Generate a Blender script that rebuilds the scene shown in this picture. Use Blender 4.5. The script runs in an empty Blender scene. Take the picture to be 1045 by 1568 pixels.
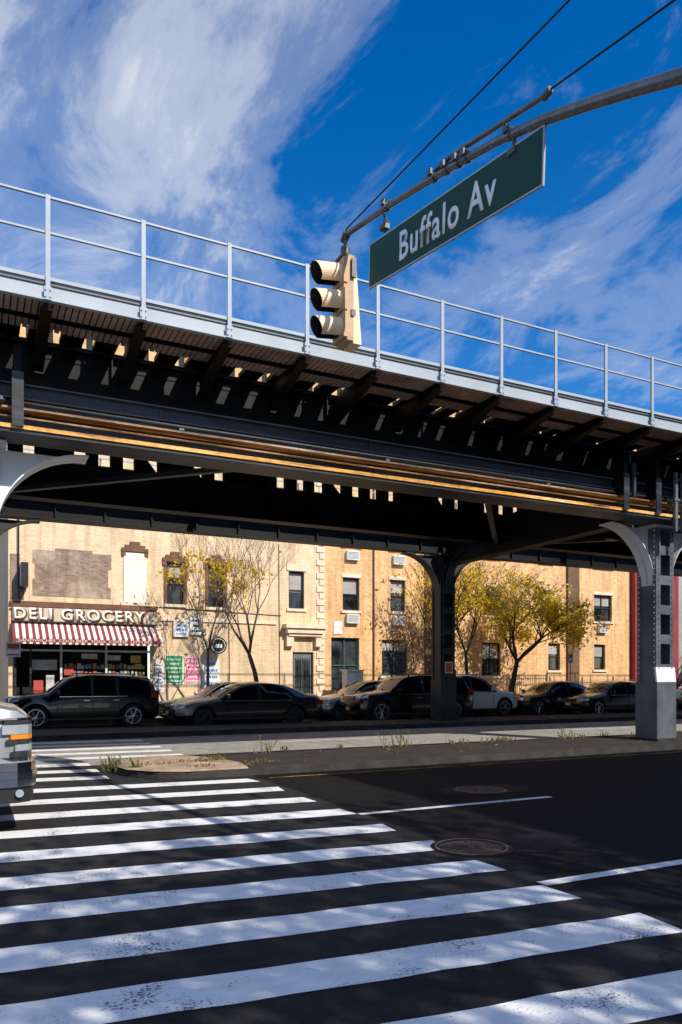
import bpy, math, random
from mathutils import Vector, Matrix
random.seed(7)
R=random.random
def U(a,b): return a+(b-a)*random.random()
scene=bpy.context.scene
col=scene.collection
# ------------------------------------------------------------------ materials
MATS={}
def nodes(name):
    m=bpy.data.materials.new(name); m.use_nodes=True
    nt=m.node_tree; b=nt.nodes['Principled BSDF']
    return m,nt,b
def pos(nt):
    g=nt.nodes.new('ShaderNodeNewGeometry'); return g.outputs['Position']
def objc(nt):
    g=nt.nodes.new('ShaderNodeTexCoord'); return g.outputs['Object']
def noise(nt,vec,scale,detail=4,rough=.6,dist=0):
    n=nt.nodes.new('ShaderNodeTexNoise'); n.inputs['Scale'].default_value=scale
    n.inputs['Detail'].default_value=detail; n.inputs['Roughness'].default_value=rough
    n.inputs['Distortion'].default_value=dist
    nt.links.new(vec,n.inputs['Vector']); return n.outputs['Fac']
def mapping(nt,vec,sc=(1,1,1),loc=(0,0,0),rot=0):
    mp=nt.nodes.new('ShaderNodeMapping'); mp.inputs['Scale'].default_value=sc; mp.inputs['Location'].default_value=loc
    mp.inputs['Rotation'].default_value=(0,0,rot); nt.links.new(vec,mp.inputs[0]); return mp.outputs[0]
def ramp(nt,fac,stops,interp='LINEAR'):
    r=nt.nodes.new('ShaderNodeValToRGB'); e=r.color_ramp.elements; r.color_ramp.interpolation=interp
    e[0].position=stops[0][0]; e[0].color=(*stops[0][1],1)
    e[1].position=stops[-1][0]; e[1].color=(*stops[-1][1],1)
    for p,c in stops[1:-1]:
        x=e.new(p); x.color=(*c,1)
    nt.links.new(fac,r.inputs['Fac']); return r.outputs['Color']
def math_(nt,op,a,b):
    m=nt.nodes.new('ShaderNodeMath'); m.operation=op
    for s,v in ((m.inputs[0],a),(m.inputs[1],b)):
        if hasattr(v,'is_output'): nt.links.new(v,s)
        else: s.default_value=v
    return m.outputs[0]
def mix(nt,fac,a,b,mode='MIX'):
    m=nt.nodes.new('ShaderNodeMix'); m.data_type='RGBA'; m.blend_type=mode
    for s,v in ((m.inputs[0],fac),(m.inputs[6],a),(m.inputs[7],b)):
        if hasattr(v,'is_output'): nt.links.new(v,s)
        elif isinstance(v,(int,float)): s.default_value=v
        else: s.default_value=(*v,1)
    return m.outputs[2]
def bump(nt,b,h,strength=.3,dist=.02):
    n=nt.nodes.new('ShaderNodeBump'); n.inputs['Strength'].default_value=strength
    n.inputs['Distance'].default_value=dist
    nt.links.new(h,n.inputs['Height']); nt.links.new(n.outputs['Normal'],b.inputs['Normal'])
def simple(name,c,rough=.6,metal=0,var=.25,scale=3,bmp=0,spec=None,coat=0):
    if name in MATS: return MATS[name]
    m,nt,b=nodes(name)
    p=objc(nt)
    f=noise(nt,p,scale,6,.65)
    lo=tuple(x*(1-var) for x in c); hi=tuple(min(1,x*(1+var)) for x in c)
    nt.links.new(ramp(nt,f,[(.3,lo),(.7,hi)]),b.inputs['Base Color'])
    b.inputs['Roughness'].default_value=rough; b.inputs['Metallic'].default_value=metal
    if spec is not None: b.inputs['Specular IOR Level'].default_value=spec
    if coat: b.inputs['Coat Weight'].default_value=coat
    if bmp: bump(nt,b,noise(nt,p,scale*12,3),bmp,.01)
    MATS[name]=m; return m
def streaky(name,stops,scx=.25,scale=2.0,rough=.45,metal=0,spec=.5):
    m,nt,b=nodes(name); p=pos(nt)
    f=noise(nt,mapping(nt,p,(scx,3,3)),scale,6,.65)
    g=noise(nt,p,9,5,.7)
    c=ramp(nt,f,stops); c=mix(nt,1.0,c,ramp(nt,g,[(.35,(.6,.58,.56)),(.6,(1,1,1))]),'MULTIPLY')
    nt.links.new(c,b.inputs['Base Color']); b.inputs['Roughness'].default_value=rough; b.inputs['Metallic'].default_value=metal
    b.inputs['Specular IOR Level'].default_value=spec
    bump(nt,b,g,.15,.01); return m
def brick(name,c1,c2,mortar,dirt=.35,paint=None,pamt=.5,size=1.0):
    m,nt,b=nodes(name)
    p=pos(nt); s=nt.nodes.new('ShaderNodeSeparateXYZ'); nt.links.new(p,s.inputs[0])
    c=nt.nodes.new('ShaderNodeCombineXYZ'); nt.links.new(math_(nt,'ADD',s.outputs[0],s.outputs[1]),c.inputs[0]); nt.links.new(s.outputs[2],c.inputs[1])
    t=nt.nodes.new('ShaderNodeTexBrick'); nt.links.new(c.outputs[0],t.inputs['Vector'])
    t.inputs['Color1'].default_value=(*c1,1); t.inputs['Color2'].default_value=(*c2,1); t.inputs['Mortar'].default_value=(*mortar,1)
    t.inputs['Scale'].default_value=1; t.inputs['Brick Width'].default_value=.21*size; t.inputs['Row Height'].default_value=.075*size
    t.inputs['Mortar Size'].default_value=.008; t.inputs['Bias'].default_value=-.1
    colr=t.outputs['Color']
    if paint:
        pf=noise(nt,p,.55,6,.7,.3)
        colr=mix(nt,ramp(nt,pf,[(pamt-.06,(0,0,0)),(pamt+.06,(1,1,1))]),colr,paint)
    d=noise(nt,p,.9,7,.7)
    colr=mix(nt,1.0,colr,ramp(nt,d,[(.3,(1-dirt,1-dirt*1.05,1-dirt*1.15)),(.6,(1,1,1))]),'MULTIPLY')
    d3=noise(nt,mapping(nt,p,(1,1,2.2)),4.5,5,.75)
    colr=mix(nt,1.0,colr,ramp(nt,d3,[(.32,(.80,.76,.70)),(.52,(1,1,1)),(.75,(1.0,.98,.95))]),'MULTIPLY')
    d2=noise(nt,mapping(nt,p,(3,3,.25)),1.5,5,.6)
    colr=mix(nt,1.0,colr,ramp(nt,d2,[(.35,(.80,.76,.72)),(.55,(1,1,1))]),'MULTIPLY')
    nt.links.new(colr,b.inputs['Base Color']); b.inputs['Roughness'].default_value=.85
    bump(nt,b,t.outputs['Fac'],-.6,.015)
    return m
def asphalt(name,c,contrast=.35,cracks=True):
    m,nt,b=nodes(name); p=pos(nt)
    f1=noise(nt,p,120,3,.7); f2=noise(nt,p,.5,6,.65); f3=noise(nt,p,4,6,.7)
    a=ramp(nt,f1,[(.3,tuple(x*.45 for x in c)),(.58,c),(.8,tuple(min(1,x*3.6) for x in c))])
    a=mix(nt,1.0,a,ramp(nt,f2,[(.3,(1-contrast,)*3),(.7,(1+contrast*.4,)*3)]),'MULTIPLY')
    a=mix(nt,1.0,a,ramp(nt,f3,[(.35,(.7,.7,.7)),(.65,(1.12,1.09,1.04))]),'MULTIPLY')
    if cracks:
        v=nt.nodes.new('ShaderNodeTexVoronoi'); v.feature='DISTANCE_TO_EDGE'; v.inputs['Scale'].default_value=.33
        w=nt.nodes.new('ShaderNodeTexNoise'); w.inputs['Scale'].default_value=2.5; w.inputs['Detail'].default_value=6
        nt.links.new(p,w.inputs['Vector'])
        vec=nt.nodes.new('ShaderNodeMix'); vec.data_type='VECTOR'; vec.inputs[0].default_value=.28
        nt.links.new(p,vec.inputs[4]); nt.links.new(w.outputs['Color'],vec.inputs[5])
        nt.links.new(vec.outputs[1],v.inputs['Vector'])
        a=mix(nt,ramp(nt,v.outputs['Distance'],[(.0,(.75,)*3),(.007,(0,0,0))]),a,tuple(x*.3 for x in c))
    nt.links.new(a,b.inputs['Base Color']); b.inputs['Roughness'].default_value=.85
    b.inputs['Specular IOR Level'].default_value=.15
    bump(nt,b,f1,.7,.012)
    return m
def paintmat(name,c,base,wear=.42):
    m,nt,b=nodes(name); p=pos(nt)
    f1=noise(nt,p,55,4,.75); f2=noise(nt,p,1.7,6,.7)
    f=math_(nt,'MULTIPLY',math_(nt,'ADD',f1,f2),.5)
    f3=noise(nt,mapping(nt,p,(.6,2,1)),5,5,.7)
    a=mix(nt,ramp(nt,f3,[(.3,(.5,)*3),(.6,(1,1,1))]),tuple(x*.70 for x in c),c)
    a=mix(nt,ramp(nt,f,[(wear-.03,(1,1,1)),(wear+.03,(0,0,0))]),a,base)
    nt.links.new(a,b.inputs['Base Color']); b.inputs['Roughness'].default_value=.7
    bump(nt,b,f1,.3,.006)
    return m

M_asph=asphalt('asphalt_old',(.046,.045,.046),.45)
M_asphn=asphalt('asphalt_new',(.012,.0125,.014),.3,False)
M_road2=asphalt('asphalt_light',(.46,.45,.43),.2)
M_conc=simple('concrete',(.33,.31,.28),.9,0,.3,1.3,.3)
M_walk=simple('sidewalk_concrete',(.36,.35,.33),.9,0,.22,.9,.3)
M_kerb=simple('kerb_stone',(.10,.09,.08),.85,0,.5,2.5,.4)
M_kerbd=simple('kerb_dirty',(.032,.029,.026),.9,0,.6,2.5,.4)
M_dirt=simple('median_dirt',(.024,.020,.017),.95,0,.6,3,.6)
M_white=paintmat('crosswalk_paint',(.90,.90,.88),(.055,.055,.058),.42)
M_white2=paintmat('lane_paint',(.78,.78,.78),(.03,.03,.03),.44)
M_yel=paintmat('yellow_paint',(.45,.28,.03),(.02,.02,.02),.49)
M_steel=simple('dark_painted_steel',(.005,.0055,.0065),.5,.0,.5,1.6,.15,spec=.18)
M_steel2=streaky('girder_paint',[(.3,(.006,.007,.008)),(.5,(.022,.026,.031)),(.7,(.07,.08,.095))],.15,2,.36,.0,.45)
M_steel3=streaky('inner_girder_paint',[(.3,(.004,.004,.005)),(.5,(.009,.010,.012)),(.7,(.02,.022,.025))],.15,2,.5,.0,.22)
M_fascia=simple('fascia_grey_paint',(.37,.42,.47),.55,0,.14,.8,.05)
M_rail=simple('railing_grey_paint',(.34,.40,.46),.5,0,.1,2)
M_under=simple('walkway_planks',(.42,.33,.285),.9,0,.4,2,.3)
M_glint=streaky('ochre_glint_edge',[(.30,(.03,.025,.02)),(.37,(.55,.26,.05)),(.47,(1.0,.46,.05)),(.66,(1.0,.70,.34))],.22,2.2,.4,.0)  # ochre edge strip with warm sun glints painted into its colour
M_rust_glint=streaky('brown_steel_glint',[(.36,(.02,.02,.022)),(.50,(.28,.16,.07)),(.64,(.62,.50,.38))],.22,2.2,.45,.0)  # sunlit edge line painted as brown streaks; same brown colours the track rails
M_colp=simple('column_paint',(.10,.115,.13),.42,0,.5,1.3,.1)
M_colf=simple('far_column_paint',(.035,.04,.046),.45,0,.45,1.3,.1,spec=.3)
M_brk=simple('bracket_paint',(.74,.77,.80),.5,0,.12,1.5)
M_tie=simple('timber_ties',(.012,.010,.008),.9,0,.4,5,.3,spec=.2)
M_tieend=simple('timber_tie_ends',(.85,.47,.22),.8,0,.4,4,.3)
# ------------------------------------------------------------------ mesh builder
import bmesh
class B:
    def __init__(s): s.v=[];s.f=[];s.m=[];s.mats=[]
    def mi(s,m):
        if m not in s.mats: s.mats.append(m)
        return s.mats.index(m)
    def add(s,vs,fs,m):
        o=len(s.v); s.v+= [tuple(v) for v in vs]; k=s.mi(m)
        for f in fs: s.f.append([i+o for i in f]); s.m.append(k)
    def box(s,x0,x1,y0,y1,z0,z1,m):
        if x0>x1:x0,x1=x1,x0
        if y0>y1:y0,y1=y1,y0
        if z0>z1:z0,z1=z1,z0
        s.add([(x0,y0,z0),(x1,y0,z0),(x1,y1,z0),(x0,y1,z0),(x0,y0,z1),(x1,y0,z1),(x1,y1,z1),(x0,y1,z1)],
          [(0,3,2,1),(4,5,6,7),(0,1,5,4),(1,2,6,5),(2,3,7,6),(3,0,4,7)],m)
    def tube(s,p0,p1,r0,r1,m,n=8,cap=True):
        p0=Vector(p0);p1=Vector(p1);d=(p1-p0)
        if d.length<1e-6:return
        d.normalize(); a=d.orthogonal().normalized(); b=d.cross(a)
        vs=[]
        for p,r in((p0,r0),(p1,r1)):
            for i in range(n):
                t=2*math.pi*i/n; vs.append(p+a*math.cos(t)*r+b*math.sin(t)*r)
        fs=[(i,(i+1)%n,n+(i+1)%n,n+i) for i in range(n)]
        if cap: fs+= [tuple(range(n))[::-1],tuple(range(n,2*n))]
        s.add(vs,fs,m)
    def prism(s,poly,d,m):
        n=len(poly);d=Vector(d)
        vs=[Vector(p) for p in poly]+[Vector(p)+d for p in poly]
        fs=[tuple(range(n))[::-1],tuple(range(n,2*n))]+[(i,(i+1)%n,n+(i+1)%n,n+i) for i in range(n)]
        s.add(vs,fs,m)
    def quad(s,a,b,c,d,m): s.add([a,b,c,d],[(0,1,2,3)],m)
    def obj(s,name,parent=None,smooth=None,fix=False):
        me=bpy.data.meshes.new(name); me.from_pydata(s.v,[],s.f)
        for m in s.mats: me.materials.append(m)
        me.polygons.foreach_set('material_index',s.m)
        me.validate(); me.update()
        if fix:
            bm=bmesh.new(); bm.from_mesh(me); bmesh.ops.recalc_face_normals(bm,faces=bm.faces); bm.to_mesh(me); bm.free()
        o=bpy.data.objects.new(name,me); col.objects.link(o)
        if parent: o.parent=parent
        if smooth is not None:
            me.polygons.foreach_set('use_smooth',[True]*len(me.polygons))
            try: me.set_sharp_from_angle(angle=math.radians(smooth))
            except Exception: pass
        return o
def empty(name,loc=(0,0,0)):
    e=bpy.data.objects.new(name,None); e.location=loc; e.empty_display_size=.3; col.objects.link(e); return e
def text(name,body,origin,ux,uy,un,width,height,mat,parent=None,ext=.004,bold=0,space=1.0):
    c=bpy.data.curves.new(name,'FONT'); c.body=body; c.size=1; c.offset=bold; c.space_character=space
    o=bpy.data.objects.new(name+'_tmp',c); col.objects.link(o); bpy.context.view_layer.update()
    me=bpy.data.meshes.new_from_object(o.evaluated_get(bpy.context.evaluated_depsgraph_get()))
    bpy.data.objects.remove(o)
    xs=[v.co.x for v in me.vertices]; ys=[v.co.y for v in me.vertices]
    x0,x1,y0,y1=min(xs),max(xs),min(ys),max(ys)
    origin=Vector(origin); ux=Vector(ux); uy=Vector(uy); un=Vector(un)
    bm=bmesh.new(); bm.from_mesh(me)
    for v in bm.verts:
        a=((v.co.x-x0)/(x1-x0)-.5)*width; h=((v.co.y-y0)/(y1-y0)-.5)*height
        v.co=origin+ux*a+uy*h+un*ext
    r=bmesh.ops.extrude_face_region(bm,geom=bm.faces[:])
    for g in r['geom']:
        if isinstance(g,bmesh.types.BMVert): g.co-=un*ext
    bmesh.ops.recalc_face_normals(bm,faces=bm.faces); bm.to_mesh(me); bm.free()
    me.materials.clear(); me.materials.append(mat); me.name=name
    for p in me.polygons: p.material_index=0
    ob=bpy.data.objects.new(name,me); col.objects.link(ob)
    if parent: ob.parent=parent
    return ob

# ------------------------------------------------------------------ ground
b=B(); b.quad((-600,-600,-.02),(900,-600,-.02),(900,900,-.02),(-600,900,-.02),M_conc); b.obj('ground')
def sheet(b,x0,x1,y0,y1,z,m): b.quad((x0,y0,z),(x1,y0,z),(x1,y1,z),(x0,y1,z),m)
b=B(); sheet(b,-90,4.15,.8,14.3,0,M_asph); sheet(b,4.15,220,3.0,11.9,0,M_asphn); sheet(b,4.15,220,.8,3.0,0,M_asph)
sheet(b,4.15,220,11.9,14.3,0,M_road2); sheet(b,-90,220,14.3,20.3,0,M_road2); sheet(b,-90,220,20.3,26.9,0,M_asph)
sheet(b,-13,-2.6,-80,.8,0,M_asph); sheet(b,-13,-2.6,26.9,150,0,M_asph)
b.obj('road')
b=B()
ys=[1.7,2.6,3.46,4.30,5.17,6.02,6.95,8.0,9.02,10.05,11.1]
for y in ys:
    w=.198
    k=.37; N=14; x0=.02; x1=4.02+U(-.04,.05); lo=[];hi=[]
    for i in range(N+1):
        t=i/N; x=x0+(x1-x0)*t; yy=y+k*(1-t)
        lo.append((x+(U(-.04,.04) if i==N else 0),yy-w+U(-.013,.013),.004)); hi.append((x+(U(-.04,.04) if i==N else 0),yy+w+U(-.013,.013),.004))
    for i in range(N): b.quad(lo[i],lo[i+1],hi[i+1],hi[i],M_white)
y=12.45
while y<20:
    x1=4.0 if y>14.5 else 2.0
    b.add([(.02,y-.21+.3,.004),(x1,y-.21,.004),(x1,y+.21,.004),(.02,y+.21+.3,.004)],[(0,1,2,3)],M_white)
    y+=1.0
for x in [-4,-5,-6,-7,-8,-9,-10,-11,-12]: sheet(b,x-.2,x+.2,-3,0.7,.004,M_white)
b.obj('crosswalk')
b=B()
sheet(b,4.1,7.0,7.72,7.83,.004,M_white2); sheet(b,3.98,7.4,4.46,4.58,.004,M_white2)
for k in range(1,16):
    sheet(b,4.1+k*9,7.1+k*9,7.72,7.83,.004,M_white2); sheet(b,4.1+k*9,7.1+k*9,4.46,4.58,.004,M_white2)
sheet(b,4.3,200,11.20,11.28,.004,M_yel)
for k in range(0,16): sheet(b,7+k*9,10+k*9,17.4,17.52,.004,M_white2)
b.obj('lane_markings')
b=B()
def blob(b,cx,cy,rx,ry,z,m,n=28,j=.12):
    vs=[(cx+math.cos(2*math.pi*i/n)*rx*(1+U(-j,j)),cy+math.sin(2*math.pi*i/n)*ry*(1+U(-j,j)),z) for i in range(n)]
    b.add(vs,[tuple(range(n))],m)
M_tar=simple('tar_patch',(.010,.010,.012),.7,0,.3,6,.3,spec=.2)
blob(b,4.75,5.9,.75,.55,.003,M_tar); blob(b,6.6,8.7,.7,.45,.003,M_tar)
b.obj('asphalt_patch')
M_iron=simple('cast_iron_rusty',(.16,.10,.065),.75,.0,.5,9,.5)
M_ring=simple('iron_ring',(.012,.011,.011),.5,.3,.3,9)
M_ringl=simple('iron_ring_worn',(.30,.26,.22),.5,.2,.4,9)
def manhole(cx,cy,r):
    b=B(); n=40
    def ring(r0,r1,z,m):
        vs=[(cx+math.cos(2*math.pi*i/n)*q,cy+math.sin(2*math.pi*i/n)*q,z) for q in(r0,r1) for i in range(n)]
        b.add(vs,[(i,(i+1)%n,n+(i+1)%n,n+i)[::-1] for i in range(n)],m)
    ring(r*.90,r*1.02,.012,M_ring); ring(r*1.02,r*1.07,.015,M_ringl); ring(r*.001,r*.89,.009,M_iron); ring(r*1.07,r*1.2,.008,M_ring)
    for k in range(5): ring(r*(.12+.17*k),r*(.135+.17*k),.012,M_ring)
    for k in range(20):
        t=2*math.pi*k/20; b.tube((cx+math.cos(t)*r*.15,cy+math.sin(t)*r*.15,.009),(cx+math.cos(t)*r*.86,cy+math.sin(t)*r*.86,.009),.003,.004,M_ring,4)
    return b.obj('manhole_cover')
manhole(4.24,5.78,.32); manhole(6.5,8.65,.33)
def median(x0,x1,y0,y1,top,nose,h=.15,km=None):
    b=B(); n=10; cy=(y0+y1)/2; r=(y1-y0)/2; km=km or M_kerb
    def outline(ins):
        p=[(x1,y0+ins),(x1,y1-ins)]
        for i in range(n+1):
            t=math.pi/2+math.pi*i/n
            p.append((x0+r*nose+math.cos(t)*(r*nose-ins*.8),cy+math.sin(t)*(r-ins)))
        return p
    o=outline(0); i_=outline(.16)
    k=len(o)
    vs=[(x,y,0) for x,y in o]+[(x,y,h) for x,y in outline(.02)]+[(x,y,h) for x,y in i_]+[(x,y,h-.02) for x,y in i_]
    fs=[]
    for L in range(2):
        fs+=[(L*k+i,L*k+(i+1)%k,(L+1)*k+(i+1)%k,(L+1)*k+i)[::-1] for i in range(k)]
    b.add(vs,fs,km)
    b.add([(x,y,h-.01) for x,y in i_],[tuple(range(k))],top)
    return b
M_nose=simple('nose_concrete',(.42,.30,.20),.9,0,.5,2.2,.5)
b=median(2.2,210,11.65,14.25,M_dirt,.9,.12,M_kerbd)
nv=[(2.22,12.9),(2.28,12.4),(2.6,11.95),(3.1,11.68),(4.1,11.66),(4.2,12.4),(4.0,13.4),(3.6,14.05),(3.1,14.1),(2.6,13.8),(2.28,13.4)]
b.add([(x,y,.118) for x,y in nv]+[(x*.97+.04*3,y*.97+.03*12.9,.145) for x,y in nv],[tuple(range(11,22))]+[(i,(i+1)%11,11+(i+1)%11,11+i) for i in range(11)],M_nose)
b.obj('median_strip',fix=True)
median(-1.0,210,20.25,22.7,M_dirt,.7,.15,M_kerbd).obj('median_strip',fix=True)
b=B()
def walk(x0,x1,y0,y1): b.box(x0,x1,y0,y1,-.01,.15,M_walk)
walk(-1.8,220,27.05,31.2); b.box(-1.95,220,26.9,27.05,-.01,.155,M_kerb)
walk(-60,-13.3,27.05,31.2); b.box(-60,-13.15,26.9,27.05,-.01,.155,M_kerb)
walk(-2.3,220,-5.2,.6); b.box(-2.45,220,.6,.75,-.01,.155,M_kerb)
walk(-60,-13.3,-5.2,.6)
x=0
M_joint=simple('joint_dark',(.08,.075,.07),.9)
while x<60:
    b.box(x,x+.02,27.05,31.0,.15,.153,M_joint); x+=1.5
for y in (28.5,30): b.box(-1.8,60,y,y+.02,.15,.1535,M_joint)
b.obj('sidewalk')
# ------------------------------------------------------------------ vegetation helpers
def leafmat(name,c):
    m,nt,bs=nodes(name); p=pos(nt)
    f=noise(nt,p,5,3)
    cc=ramp(nt,f,[(.3,tuple(x*.6 for x in c)),(.7,tuple(min(1,x*1.25) for x in c))])
    nt.links.new(cc,bs.inputs['Base Color']); bs.inputs['Roughness'].default_value=.6
    tr=nt.nodes.new('ShaderNodeBsdfTranslucent'); nt.links.new(cc,tr.inputs['Color'])
    ms=nt.nodes.new('ShaderNodeMixShader'); ms.inputs[0].default_value=.45
    nt.links.new(bs.outputs[0],ms.inputs[1]); nt.links.new(tr.outputs[0],ms.inputs[2])
    nt.links.new(ms.outputs[0],nt.nodes['Material Output'].inputs['Surface'])
    return m
M_ly1=leafmat('leaf_yellow',(1.0,.66,.015)); M_ly2=leafmat('leaf_ochre',(.95,.50,.015)); M_ly3=leafmat('leaf_olive',(.50,.40,.03)); M_lyd=leafmat('leaf_brown',(.30,.16,.04))
M_weed=leafmat('weed_green',(.10,.14,.03)); M_weedd=leafmat('weed_dry',(.30,.24,.10))
M_bark=simple('bark',(.06,.045,.04),.9,0,.4,8,.6)
M_barkl=simple('bark_light',(.15,.10,.08),.9,0,.3,8,.5)
def leaf(b,p,s,mats):
    n=Vector((U(-1,1),U(-1,1),U(-.4,1))).normalized(); a=n.orthogonal().normalized()
    a=(Matrix.Rotation(U(0,6.28),3,n)@a); c=n.cross(a)
    p=Vector(p); l=s*U(.6,1.4); w=l*.45
    b.add([p-a*l*.5,p+c*w*.5,p+a*l*.5,p-c*w*.5],[(0,1,2,3)],random.choice(mats))
def tree(name,loc,h,spread,trunk_r,trunk_h,levels,leaves,leafsize,mats,bark,seed,up=.55,clump=.35,keep=1.0,first=4,droop=0,side=1.0,ldrop=.08):
    """leafsize and clump are in final metres"""
    random.seed(seed); tips=[]; segl=[]
    def br(p,d,l,r,lev):
        segs=3; q=Vector(p); dd=Vector(d)
        for i in range(segs):
            dd=(dd+Vector((U(-.18,.18),U(-.18,.18),U(-.06,.12)-droop*lev*.05))).normalized()
            nq=q+dd*l/segs; r1=r*(1-.22*(i+1)/segs*1.3)
            segl.append((q,nq,r*(1-.22*i/segs*1.3),r1))
            if lev>=levels-2: tips.append(nq.copy())
            if lev<levels and i>=1 and lev>0 and R()<side:
                nd=(dd+Vector((U(-1,1)*spread,U(-1,1)*spread,U(-.1,.5)*up))).normalized()
                br(nq,nd,l*U(.5,.8),max(r1*.55,.006),lev+1)
            q=nq
        if lev<levels:
            k=random.choice((2,3)) if lev else first
            if side<.8 and lev>1: k=2
            for j in range(k):
                t=2*math.pi*(j+U(-.3,.3))/k
                nd=(dd*up+Vector((math.cos(t)*spread,math.sin(t)*spread,U(.1,.5)))).normalized()
                br(q,nd,l*U(.62,.9),max(r1*.68,.006),lev+1)
    br(Vector((0,0,.2)),Vector((U(-.05,.05),U(-.05,.05),1)),trunk_h,trunk_r,0)
    sc=h/max(t.z for t in tips); L0=Vector(loc)
    b=B(); b.tube(L0,L0+Vector((0,0,.25*sc)),trunk_r*1.5,trunk_r,bark,9,False)
    for q,nq,r0,r1 in segl: b.tube(L0+q*sc,L0+nq*sc,r0,r1,bark,7 if r0>.04 else 4,False)
    cells={}; cl=[]
    for t in tips:
        t=t*sc; key=(round(t.x/.7),round(t.y/.7),round(t.z/.6))
        if key not in cells: cells[key]=R()<keep
        if cells[key]: cl.append(t)
    cl=cl or [t*sc for t in tips[:5]]
    per=leaves/len(cl)
    for t in cl:
        q=per*U(.2,1.8); kk=int(q)+(1 if R()<q-int(q) else 0); g=clump*U(.5,1.2)
        for i in range(kk):
            leaf(b,L0+t+Vector((random.gauss(0,g),random.gauss(0,g),-abs(random.gauss(0,ldrop))+random.gauss(0,g*.7))),leafsize,mats)
    return b.obj(name)
tree('honey_locust_tree',(22.9,28.2,.15),6.9,.70,.15,1.5,5,7500,.17,[M_ly1,M_ly1,M_ly1,M_ly2,M_ly3],M_bark,11,.66,.20,.42,5,.7,.85,.30)
tree('honey_locust_tree',(18.6,28.6,.15),7.2,.5,.10,1.8,4,1300,.17,[M_ly1,M_ly1,M_ly2],M_bark,5,.8,.25,.5,4,.4,1.0,.2)
tree('honey_locust_tree',(21.0,29.2,.15),7.8,.55,.10,1.8,4,1500,.17,[M_ly1,M_ly1,M_ly2],M_bark,15,.8,.28,.5,4,.4,1.0,.2)
tree('bare_street_tree',(10.3,28.0,.15),7.9,.5,.11,1.3,5,420,.17,[M_ly1,M_ly2],M_barkl,31,.95,.20,.22,4,0,.45,.1)
tree('bare_street_tree',(8.4,28.6,.15),7.4,.45,.07,1.4,5,420,.17,[M_ly1,M_ly2],M_barkl,42,.95,.22,.22,4,0,.45,.1)
tree('bare_street_tree',(17.3,28.0,.15),4.2,.5,.04,1.0,4,200,.13,[M_lyd,M_ly2],M_barkl,47,.9,.2,.4)
tree('honey_locust_tree',(7.0,-4.6,.15),11,.8,.25,2.6,5,1500,.30,[M_ly1,M_ly2],M_bark,51,.6,.6,.5)
tree('honey_locust_tree',(2.6,-5.4,.15),10.5,.8,.22,2.6,5,900,.30,[M_ly1,M_ly2],M_bark,61,.6,.6,.35)
random.seed(3)
def weeds(name,pts,hmin,hmax,n,mats):
    b=B()
    for (x,y,z,s) in pts:
        for i in range(n):
            a=U(0,6.28); r=s*math.sqrt(R()); px=x+math.cos(a)*r; py=y+math.sin(a)*r*.6; h=U(hmin,hmax); lx=U(-.5,.5)*h; ly=U(-.5,.5)*h; w=U(.006,.014)
            b.add([(px-w,py,z),(px+w,py,z),(px+lx*.5+w*.7,py+ly*.5,z+h*.6),(px+lx,py+ly,z+h)],[(0,1,2,3)],random.choice(mats))
            if R()<.5:
                for k in range(3): leaf(b,(px+lx*U(.2,1),py+ly*U(.2,1),z+h*U(.2,1)),.05,mats)
    return b.obj(name)
weeds('weeds',[(2.2,13.4,.0,.15),(2.3,12.9,.02,.12),(2.45,12.4,.05,.1)],.06,.30,45,[M_weed,M_weed,M_weedd])
weeds('weeds',[(U(4,30),U(14.0,14.2),.11,.16) for i in range(45)],.03,.14,12,[M_weed,M_weedd,M_lyd])
weeds('weeds',[(U(2.8,4.6),U(12.0,13.6),.13,.25) for i in range(12)],.02,.07,22,[M_weedd,M_lyd,M_weed])
weeds('weeds',[(8.1,14.0,.11,.2),(8.5,14.05,.11,.15),(13.0,13.9,.11,.3),(5.2,14.0,.11,.2)],.1,.42,12,[M_weed,M_weedd])
b=B()
for i in range(800):
    x=U(3,40); y=random.choice([U(11.8,14.1),U(20.3,22.4),U(27.2,30.5),U(26.6,26.9)])
    z=.12 if 11.7<y<14.2 else (.152 if (20.4<y<22.5 or y>27) else .01)
    leaf(b,(x,y,z+.01),.05,[M_ly2,M_weedd,M_lyd])
b.obj('fallen_leaves')
# ------------------------------------------------------------------ elevated railway
er=empty('elevated_railway')
X0,X1=-45,150
YF=11.1; YG=12.8; YH=21.8
b=B()
b.box(X0,X1,YF,YF+.03,6.80,7.13,M_fascia); b.box(X0,X1,YF-.05,YF,6.80,6.825,M_fascia); b.box(X0,X1,YF+.03,YF+.14,7.10,7.13,M_fascia)
b.box(X0,X1,YF-.035,YF-.003,7.08,7.13,M_fascia); b.box(X0,X1,YF-.02,YF-.002,7.02,7.035,M_steel2)
FY=23.5
b.box(X0,X1,FY,FY+.03,6.80,7.13,M_fascia)
b.obj('fascia',er)
b=B()
px=.98-1.30*35
while px<X1:
    if px>X0:
        for yy,s in ((YF,-1),(FY+.03,1)):
            b.box(px-.03,px+.03,yy+s*.055,yy+s*.062,6.80,8.25,M_rail)
            b.box(px-.004,px+.004,min(yy,yy+s*.055),max(yy,yy+s*.055),6.80,8.25,M_rail)
        b.box(px-.05,px+.05,YF-.07,YF-.063,6.80,6.98,M_rail)
        for k in range(4):
            b.tube((px+(-.03 if k%2 else .03),YF-.085,6.84+.09*(k//2)),(px+(-.03 if k%2 else .03),YF-.07,6.84+.09*(k//2)),.012,.012,M_rail,6)
    px+=1.30
for z in (8.21,7.72):
    b.box(X0,X1,YF-.040,YF-.012,z,z+.034,M_rail); b.box(X0,X1,YF-.050,YF-.040,z,z+.012,M_rail)
    b.box(X0,X1,FY+.04,FY+.07,z,z+.034,M_rail)
b.obj('railing',er)
b=B()
px=.98-1.30*35
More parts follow.
